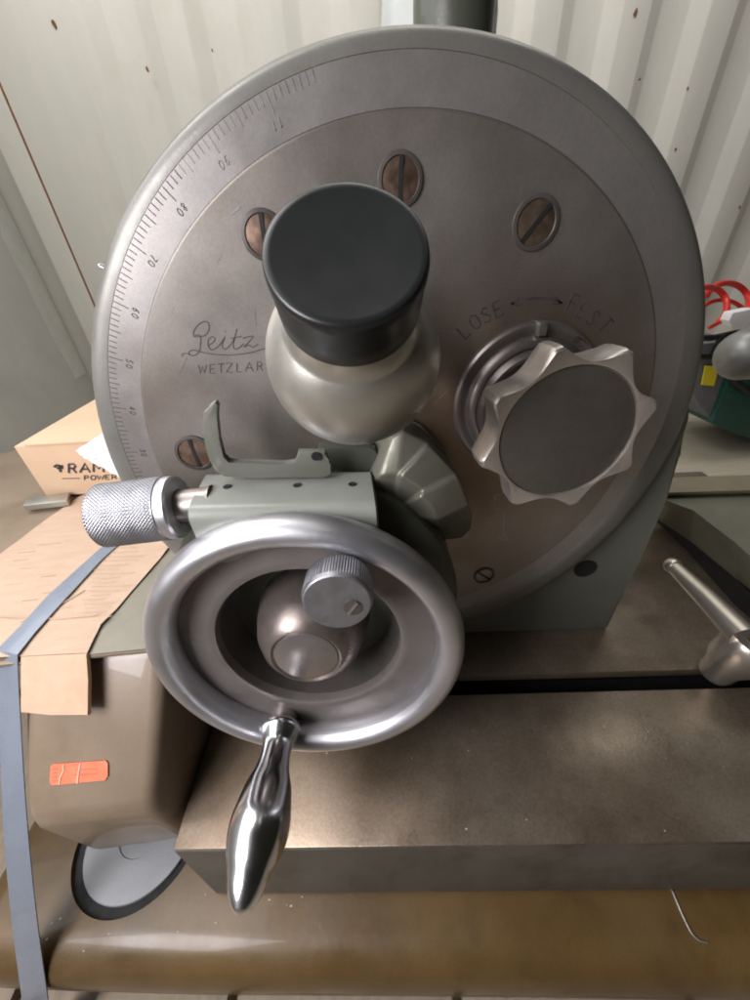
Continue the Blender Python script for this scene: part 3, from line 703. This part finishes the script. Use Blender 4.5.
# top plate
tpl = [aZ(-60, 600, -.198), V((-.205, .149, -.198)), V((-.127, .146, -.198)), V((-.115, .52, -.198)), V((-.36, .52, -.198)), aZ(-60, 520, -.198)]
tpl = [V((-.42, .152, -.1985)), V((-.127, .147, -.1985)), V((-.10, .44, -.1985)), V((-.20, .58, -.1985)), V((-.56, .41, -.1985))]
tpp = build('top_plate', prism(tpl, V((0, 0, .0025)), bev=.0008), M['castbrown'], hs)
build('worn_plate', prism([aZ(70, 657, -.1955), V((-.1275, .1478, -.1955)), V((-.108, .30, -.1955)), V((-.19, .30, -.1955))], V((0, 0, .0007))), M['oldmetal'], tpp)
r1 = aZ(25, 508, -.194)
build('plate_rail', prism([aZ(26,511,-.193), aZ(70,506,-.193), aZ(72,497,-.193), aZ(30,503,-.193)], V((0, 0, .006)), bev=.001), M['satin'], tpp)
# sticker lies on the slope
s_n = (V((0, .062, .075))).cross(V((1, 0, 0))); s_n = V((0, -.77, .635)).normalized()
sl0 = V((xl, .155, zT)); sl1 = V((xl, Yl, -.275)); sn = (V((1, 0, 0)).cross(sl0-sl1)).normalized()
if sn.y > 0: sn = -sn
def onslope(x, y, h=.0006):
    d = ray(x, y); q = sl0+sn*h; return d*((q @ sn)/(d @ sn))
bm = prism([onslope(*p) for p in ((53,764),(106,760.5),(108,763),(108,776),(105,780),(52,785),(50,782),(51,766))], sn*.0003)
stk = build('inspection_sticker', bm, M['sticker'], hs, smooth=0)
bm = bmesh.new()
for st in ([(63.5,764.5),(64,770),(60.5,777),(59.5,784)], [(80.5,763),(79,772),(77.5,783)]): ribbon([onslope(*p, .0008) for p in st], .0008, sn, .0005, bm)
build('sticker_crease', bm, M['stickered'], stk)
bm = bmesh.new()
for yy, x0, x1 in ((770, 76, 96), (775, 74, 97)):
    x = x0
    while x < x1:
        ww = random.uniform(1.2, 3); ribbon([onslope(x, yy-(x-75)*.06, .0009), onslope(min(x+ww, x1), yy-(x+ww-75)*.06, .0009)], .0005, sn, .0001, bm); x += ww+.9
for yy in (769, 773, 777, 781): ribbon([onslope(53.5, yy, .0009), onslope(57.5, yy-.4, .0009)], .0005, sn, .0001, bm)
build('sticker_print', bm, mat('faded_print', (.38, .10, .07), .7), stk, smooth=0)

# ================================================================== CARDBOARD sheet on the housing
zc = -.193
cs = thing('cardboard_sheet', aZ(60, 600, -.196), 'flattened brown corrugated cardboard sheet folded over the housing edge under the strap', 'cardboard')
def sheet(px, z, th=.003):
    return prism([aZ(x, y, z) for x, y in px], V((0, 0, -th)))
edge = [(87,653),(94,638),(101,624),(108,617),(116,609),(130,592),(146,574),(160,558),(172,543),(176,520),(176,490),(92,490),(77,497),(40,524),(0,554),(-70,606),(-70,668),(0,657)]
bm = bmesh.new()
# fine grid surface for soft waves: build polygon, subdivide and displace
top = [aZ(x, y, zc) for x, y in edge]
f = bm.faces.new([bm.verts.new(p) for p in top]); 
bmesh.ops.triangulate(bm, faces=[f])
for _ in range(4): bmesh.ops.subdivide_edges(bm, edges=[e for e in bm.edges if e.calc_length() > .008], cuts=1, use_grid_fill=True)
bmesh.ops.triangulate(bm, faces=bm.faces)
for v in bm.verts:
    n_1 = mnoise.noise(v.co*26); v.co.z += .0010*n_1+.0004*mnoise.noise(v.co*90)
r_ = bmesh.ops.extrude_face_region(bm, geom=list(bm.faces))
bmesh.ops.translate(bm, verts=[g_ for g_ in r_['geom'] if isinstance(g_, bmesh.types.BMVert)], vec=V((0, 0, -.0045)))
bm.normal_update()
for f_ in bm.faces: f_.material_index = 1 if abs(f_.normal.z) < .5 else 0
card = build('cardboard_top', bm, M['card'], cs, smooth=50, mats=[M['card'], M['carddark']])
# flap over the front
fa = aZ(87, 653, zc); fb = aZ(-20, 656, zc)
fY = .1205; 
def onflap(x, y):    # flap lies parallel to the housing slope, slightly proud
    d = ray(x, y); q = fa; n2 = sn; return d*((q @ n2)/(d @ n2))
fl_ = [fa, onflap(88, 680), onflap(88.5, 716), onflap(50, 715), onflap(20, 713), aZ(20, 655, zc)]
build('cardboard_flap', prism(fl_, -sn*.003, bev=.0006, seg=1), mat('cardboard_flap', (.55, .36, .25), .85, 0, .08, 60, (.45, .26, .16), 30, .5, .75, .5, bump=.4, bscale=350), cs)
bm = bmesh.new()
for st in ([(0,617),(30,618),(60,619),(98,615)], [(100,625),(108,617),(112,616)], [(20,622),(48,612),(85,590)]):
    ribbon([aZ(x, y, zc+.0006) for x, y in st], .0007, V((0, 0, 1)), .0003, bm)
for k in range(16):
    y = 548+k*4.3; x0 = 103-k*1.6+random.uniform(-3, 6); x1 = x0+random.uniform(18, 46)
    xe = 165-(y-555)*.95; x1 = min(x1, xe-4)
    if x1 > x0+4: ribbon([aZ(x0, y, zc+.0007), aZ((x0+x1)/2, y+random.uniform(-.6, .6), zc+.0008), aZ(x1, y-1, zc+.0007)], .0003, V((0, 0, 1)), .0002, bm)
for k in range(9):
    y = 545+k*8; x0 = random.uniform(5, 60); ribbon([aZ(x0, y, zc+.0006), aZ(x0+random.uniform(12, 30), y-2, zc+.0006)], .0003, V((0, 0, 1)), .0002, bm)
build('cardboard_creases', bm, mat('crease_brown', (.44, .32, .225), .9), card, smooth=0)

# ================================================================== STRAP
Lp = [(108,541),(87,560),(48,595),(19,627),(-2,648)]; Rp = [(121,542),(101,560),(64,600),(35,632),(17,655)]
bm = bmesh.new(); rows = []
zs = zc+.0016
for l, r in zip(Lp, Rp): rows.append((aZ(*l, zs), aZ(*r, zs)))
E1, E2 = rows[-1]
B2 = aZ(49, 1008, -.400); B1 = aZ(23, 1008, -.400)
for k in range(1, 15):
    t = k/14; b_ = V((0, -1, .1))*(.004*math.sin(PI*t))
    rows.append((E1.lerp(B1, t)+b_+V((-.001*math.sin(PI*t), 0, 0)), E2.lerp(B2, t)+b_))
rows.append((B1+V((0, .004, -.10)), B2+V((0, .004, -.10))))
tv = []
for k, (l, r) in enumerate(rows):
    nrm = V((0, 0, 1)) if k < 4 else V((0, -.8, .6)).normalized(); q = []
    for j in range(5): q.append(bm.verts.new(l.lerp(r, j/4)+nrm*(.0003*math.sin(PI*j/4))))
    for j in range(5): q.append(bm.verts.new(l.lerp(r, 1-j/4)-nrm*.0007))
    tv.append(q)
for A, B in zip(tv, tv[1:]):
    for i in range(10): bm.faces.new((A[i], A[(i+1) % 10], B[(i+1) % 10], B[i]))
bm.faces.new(tv[0][::-1]); bm.faces.new(tv[-1])
build('packing_strap', bm, M['strap'], None, 'blue-grey flat packing strap running over the cardboard and down the left side', 'strap', origin=aZ(60, 600, zs), smooth=50)

# ================================================================== CARDBOARD BOX behind
zbx = -.193
bl = aZ(47, 497, zbx); br = aZ(170, 490, zbx)
bxd = (V((br.x, br.y, 0))-V((bl.x, bl.y, 0))).normalized(); byd = V((-bxd.y, bxd.x, 0))
tl_ = None
d = ray(20, 447); 
# height where the corner edge is seen
t_ = (V((bl.x, bl.y, 0)) @ byd)/(d @ byd); Ht = (d*t_).z-zbx
print('box', bl, br, Ht, bxd)
bw = .30; bd = .16
bx = thing('cardboard_box', bl+bxd*.12+byd*.05, 'small tan cardboard box with black brand lettering on its front, left of the dial', 'box')
def bp_(s, t, z=0): return bl+bxd*s+byd*t+V((0, 0, z))
build('box_body', prism([bp_(0, 0, .0008), bp_(bw, 0, .0008), bp_(bw, bd, .0008), bp_(0, bd, .0008)], V((0, 0, Ht)), bev=.001), M['box'], bx)
build('box_flap', prism([bp_(.012, -.0015, Ht+.0008), bp_(bw, -.0015, Ht+.0008), bp_(bw, bd*.5, Ht+.0008), bp_(.012, bd*.5, Ht+.0008)], V((0, 0, .0018)), bev=.0004), M['box'], bx)
build('box_back_flap', prism([bp_(.045, bd*.5, Ht+.001), bp_(bw, bd*.5, Ht+.001), bp_(bw, bd*1.0, Ht+.012), bp_(.06, bd*1.0, Ht+.012)], V((0, 0, .0018))), M['box'], bx)
bm = bmesh.new()
def bpt(x, y): d = ray(x, y); q = bl-byd*.0004; return d*((q @ byd)/(d @ byd))
for ch, x0, x1, yb, yt in (('R', 68, 77, 473, 464), ('A', 80, 90, 472.5, 463.5), ('M', 93, 104, 472, 463)):
    for st in GL[ch]: ribbon([bpt(x0+(x1-x0)*a, yb+(yt-yb)*b) for a, b in st], .0019, -byd, .0002, bm)
for ch, x0, x1, yb, yt in (('P', 84, 89, 480, 475.6), ('O', 90.5, 96, 479.8, 475.4), ('W', 97, 104, 479.6, 475.2), ('E', 105, 110, 479.4, 475), ('R', 111.5, 117, 479.2, 474.8)):
    for st in GL[ch]: ribbon([bpt(x0+(x1-x0)*a, yb+(yt-yb)*b) for a, b in st], .0010, -byd, .0002, bm)
ribbon([bpt(62, 478.6), bpt(80, 478.3)], .0007, -byd, .0002, bm)
for q in ([(54,467),(57,465),(60,466),(63,466)], [(57,468.5),(60,467.5),(63,468)], [(60,466),(60.5,472)], [(58,465),(62,467.5)]): ribbon([bpt(*p) for p in q], .0022, -byd, .0003, bm)
build('box_print', bm, M['text'], bx, smooth=0)

# crumpled foil wrap beside the dial
fpx = [(75,451),(106,431),(124,452),(137,484),(118,478),(96,464)]
bm = bmesh.new(); Yf = .285
vs = [bm.verts.new(aY(x, y, Yf+.02*((x-75)/60)+.045*((484-y)/53))) for x, y in fpx]
f = bm.faces.new(vs); bmesh.ops.triangulate(bm, faces=[f])
for _ in range(4): bmesh.ops.subdivide_edges(bm, edges=[e for e in bm.edges if e.calc_length() > .004], cuts=1)
bmesh.ops.triangulate(bm, faces=bm.faces)
for v in bm.verts: v.co.y += .003*mnoise.noise(v.co*140)+.0015*mnoise.noise(v.co*420)
r_ = bmesh.ops.extrude_face_region(bm, geom=list(bm.faces))
bmesh.ops.translate(bm, verts=[g_ for g_ in r_['geom'] if isinstance(g_, bmesh.types.BMVert)], vec=V((0, .004, -.001)))
foil = build('foil_packet', bm, M['foil'], None, 'silver foil packet poking out between the dial rim and the cardboard box', 'packet', origin=aY(110, 480, Yf), smooth=20)
# ================================================================== SETTING
zf = -.80; WY = 1.95
bm = bmesh.new()
for x0, x1, y0, y1 in ((-4, 6, -3, 6),):
    bm.faces.new([bm.verts.new(V(p)) for p in ((x0, y0, zf), (x1, y0, zf), (x1, y1, zf), (x0, y1, zf))])
build('floor', bm, M['floor'], None, kind='structure', smooth=0)

# corrugated container wall
xa = aY(652, 0, WY).x-aY(563, 0, WY).x; per = xa; ph0 = aY(563, 0, WY).x
print('period', per, ph0)
bm = bmesh.new()
Xl = aY(48, 210, WY).x
Xl = aY(58, 0, WY).x
pts2 = []
k0_ = -8
x = ph0
pr_ = [(0.0, 0), (.02, .001), (.17, .031), (.20, .033), (.50, .033), (.53, .031), (.69, .001), (.71, 0), (1.0, 0)]   # fraction of the period, depth toward the back
for k in range(-12, 24):
    for fx, dy in pr_[:-1]: pts2.append((ph0+(k+fx)*per, dy))
pts2 = [(x_, d_) for x_, d_ in pts2 if Xl-.001 <= x_ <= 6]
pts2 = [(Xl, 0)]+pts2 if pts2[0][1] == 0 else [(Xl, 0), (pts2[0][0]-.05, 0)]+pts2
prevrow = None
for x_, d_ in pts2:
    row = [bm.verts.new(V((x_, WY+d_, z))) for z in (zf, 2.2)]
    if prevrow: bm.faces.new((prevrow[0], row[0], row[1], prevrow[1]))
    prevrow = row
wall = build('container_wall', bm, M['wall'], None, 'cream painted corrugated steel container wall behind the machine', 'wall', origin=(1, WY, zf), smooth=50)
bm = bmesh.new()
for px, py, s in ((54,24,.013),(147,69,.008),(636,12,.012),(640,79,.006),(676,149,.007),(740,207,.006),(688,88,.005),(212,50,.005)):
    c = aY(px, py, WY-.003); n = 9; vs = []
    for i in range(n):
        a_ = 2*PI*i/n; q = s*random.uniform(.55, 1); vs.append(V((c.x+q*.7*math.cos(a_), WY-.003, c.z+q*math.sin(a_))))
    prism(vs, V((0, .004, 0)), bm)
build('rust_spot', bm, M['rust'], wall, smooth=0)
# flat corner post left of the corrugation
XL = aY(12, 225, WY).x; XC = aY(0, 195, WY).x
post = thing('corner_post', (XC, WY, zf), 'flat cream corner panel with a rust-stained seam left of the corrugated wall', 'wall panel')
gx = aY(0, 85, WY).x; gx2 = aY(0, 150, WY).x
print('post', XC, gx, gx2, Xl)
def slabx(x0, x1, y0): return prism([V((x0, y0, zf)), V((x1, y0, zf)), V((x1, WY+.06, zf)), V((x0, WY+.06, zf))], V((0, 0, 3)), bev=.003)
build('post_panel', slabx(gx+.003, Xl+.003, WY-.0006), M['wall'], post)
build('post_strip', slabx(gx2+.004, gx-.002, WY-.004), M['wall'], post)
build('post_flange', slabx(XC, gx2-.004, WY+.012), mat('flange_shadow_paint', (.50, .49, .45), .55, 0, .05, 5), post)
build('rust_seam', prism([V((gx-.0045, WY-.001, zf)), V((gx+.005, WY-.001, zf)), V((gx+.005, WY+.01, zf)), V((gx-.0045, WY+.01, zf))], V((0, 0, 3))), M['rust'], post)
# side wall, grey, runs toward the viewer on the left
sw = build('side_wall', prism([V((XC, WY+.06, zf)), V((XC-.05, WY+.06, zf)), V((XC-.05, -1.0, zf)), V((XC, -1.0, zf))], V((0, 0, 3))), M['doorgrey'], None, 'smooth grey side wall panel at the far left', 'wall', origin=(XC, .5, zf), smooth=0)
bm = bmesh.new(); zz = -.8; pr2 = []
for k in range(34):
    z_ = -.45+k*.045; wv = .05+.035*mnoise.noise(V((0, 0, z_*6)))+(.03 if z_ < .1 else 0); pr2.append((WY-.02-wv, z_))
vsA = [V((XC+.002, y, z)) for y, z in pr2]; vsB = [V((XC+.002, WY+.0, z)) for y, z in pr2][::-1]
prism(vsA+vsB, V((-.004, 0, 0)), bm)
build('sealant_patch', bm, M['sealant'], sw, smooth=0)

# ================================================================== RIGHT BACKGROUND: tool bag, hose, paper, cylinder
bgY = 1.25
def at_d(x, y, Y=bgY): return aY(x, y, Y)
bag = thing('tool_bag', aY(730, 432, bgY), 'grey and dark green tool bag with a yellow label behind the dial', 'bag')
def pbox(px, Y0, Y1): return prism([aY(x, y, Y0) for x, y in px], V((0, Y1-Y0, 0)), bev=.006)
build('bag_body', pbox([(690,345),(740,340),(728,430),(712,422),(700,405),(690,390)], bgY, bgY+.30), M['bag'], bag)
build('bag_pocket', pbox([(732,370),(800,362),(800,450),(760,442),(736,434),(712,424)], bgY-.02, bgY+.28), M['baggreen'], bag)
build('bag_frame', tube([aY(x, y, bgY-.02) for x, y in ((690,338),(712,338),(735,333),(760,330))], .010, seg=8), M['bagblack'], bag)
build('bag_handle', tube([aY(x, y, bgY-.025) for x, y in ((722,334),(718,345),(712,356),(700,357),(726,357),(740,352))], .010, seg=8), M['bagblack'], bag)
build('bag_strap', tube([aY(x, y, bgY-.035) for x, y in ((728,366),(733,380),(745,390),(790,394))], .014, seg=8), M['bagblack'], bag)
build('bag_label', prism([aY(x, y, bgY-.012) for x, y in ((706,366),(719,366.5),(714,386),(702,385))], V((0, .006, 0))), M['yellow'], bag, smooth=0)
bm = bmesh.new()
def loop(cx, cy, rx, ry, a0, a1, Y, tilt=0):
    P = []
    for k in range(25):
        a_ = rad(a0+(a1-a0)*k/24); xx = rx*math.cos(a_); yy = ry*math.sin(a_)
        P.append(aY(cx+xx*math.cos(tilt)-yy*math.sin(tilt), cy-(xx*math.sin(tilt)+yy*math.cos(tilt)), Y+.03*math.sin(a_*2)))
    return P
tube(loop(708, 306, 19, 19, -60, 150, 1.15), .0085, bm, 10)
tube(loop(727, 303, 22, 20, -20, 160, 1.22), .0085, bm, 10)
tube(loop(722, 322, 26, 22, 20, 160, 1.20), .006, bm, 10)
tube([aY(x, y, 1.18) for x, y in ((709,328),(720,322),(734,316),(745,310))], .006, bm, 10)
build('coiled_hose', bm, M['red'], None, 'bright red coiled hose lying on top of the tool bag', 'hose', origin=aY(715, 325, 1.18))
pp_ = [aY(x, y, 1.05) for x, y in ((733,313),(752,309),(800,309),(800,328),(742,328),(732,327),(729,321))]
bm = prism(pp_, V((0, .03, .0)), bev=.002)
build('paper_bundle', bm, M['paper'], None, 'folded white paper lying on the bag beside the red hose', 'paper', origin=aY(745, 327, 1.05))
cc = aY(775, 356, .62)
rp = [(0, -.046)]+[(.040*math.sin(rad(k*10)), -.010-.034*math.cos(rad(k*10))) for k in range(1, 10)]+[(.041, .0), (.0425, .004), (.0425, .2), (0, .2)]
build('steel_roller', lathe(rp, frame(aY(747, 354, .60), V((1, .30, .04))), 64), mat('roller_grey', (.22, .22, .215), .4, .5, .1, 30), None, 'grey metal cylinder with a rounded end at the right edge in front of the bag', 'cylinder', origin=aY(760, 380, .62), smooth=50)

# ================================================================== LIGHT
w_ = bpy.data.worlds.new('World'); sc.world = w_; w_.use_nodes = True
nt = w_.node_tree; N = nt.nodes; L = nt.links; bg = N['Background']
tc = N.new('ShaderNodeTexCoord'); sx_ = N.new('ShaderNodeSeparateXYZ'); L.new(tc.outputs['Generated'], sx_.inputs[0])
cr = N.new('ShaderNodeValToRGB'); mr = N.new('ShaderNodeMapRange'); mr.inputs['From Min'].default_value = -1; mr.inputs['From Max'].default_value = 1
L.new(sx_.outputs['X'], mr.inputs['Value']); L.new(mr.outputs[0], cr.inputs['Fac'])
e = cr.color_ramp.elements; e[0].position = 0; e[0].color = (1.0, .97, 1.0, 1); e[1].position = 1; e[1].color = (.028, .027, .018, 1)
for ps, cc_ in ((.26, (.80, .75, .77, 1)), (.38, (.22, .20, .195, 1)), (.50, (.060, .053, .042, 1)), (.72, (.030, .028, .020, 1))):
    q_ = cr.color_ramp.elements.new(ps); q_.color = cc_
L.new(cr.outputs['Color'], bg.inputs['Color']); bg.inputs['Strength'].default_value = .42
def area(loc, target, size, sizey, power, col):
    ld = bpy.data.lights.new('unseen_lamp', 'AREA'); ld.shape = 'RECTANGLE'; ld.size = size; ld.size_y = sizey; ld.energy = power; ld.color = col
    o = bpy.data.objects.new('unseen_lamp', ld); COL.objects.link(o); o.location = loc
    d = (V(target)-V(loc)).normalized(); o.rotation_euler = d.to_track_quat('-Z', 'Y').to_euler(); return o
area((-.37, -.12, .13), (-.10, .2, -.10), .26, .30, 4.1, (1.0, .965, .985))  # unseen lamp set close for left-to-right falloff, standing in for door daylight
area((-.72, .25, .66), (-.25, .12, -.35), .95, .8, 7, (.98, .98, 1.0))  # unseen lamp up left, placed so bed and table catch glare
area((-.75, .80, 1.5), (.2, 1.95, .05), 1.2, .6, 17, (1.0, .98, .93))  # added lamp that only brightens the back wall
area((.55, 1.25, 1.9), (.65, 1.95, .1), 1.6, .4, 19, (1.0, .98, .93))  # another lamp added above the frame to brighten the wall
sc.view_settings.view_transform = 'Standard'; sc.view_settings.look = 'None'; sc.view_settings.exposure = 0; sc.view_settings.gamma = 1
sc.render.engine = 'CYCLES'
sc.cycles.max_bounces = 6; sc.cycles.filter_width = 1.9
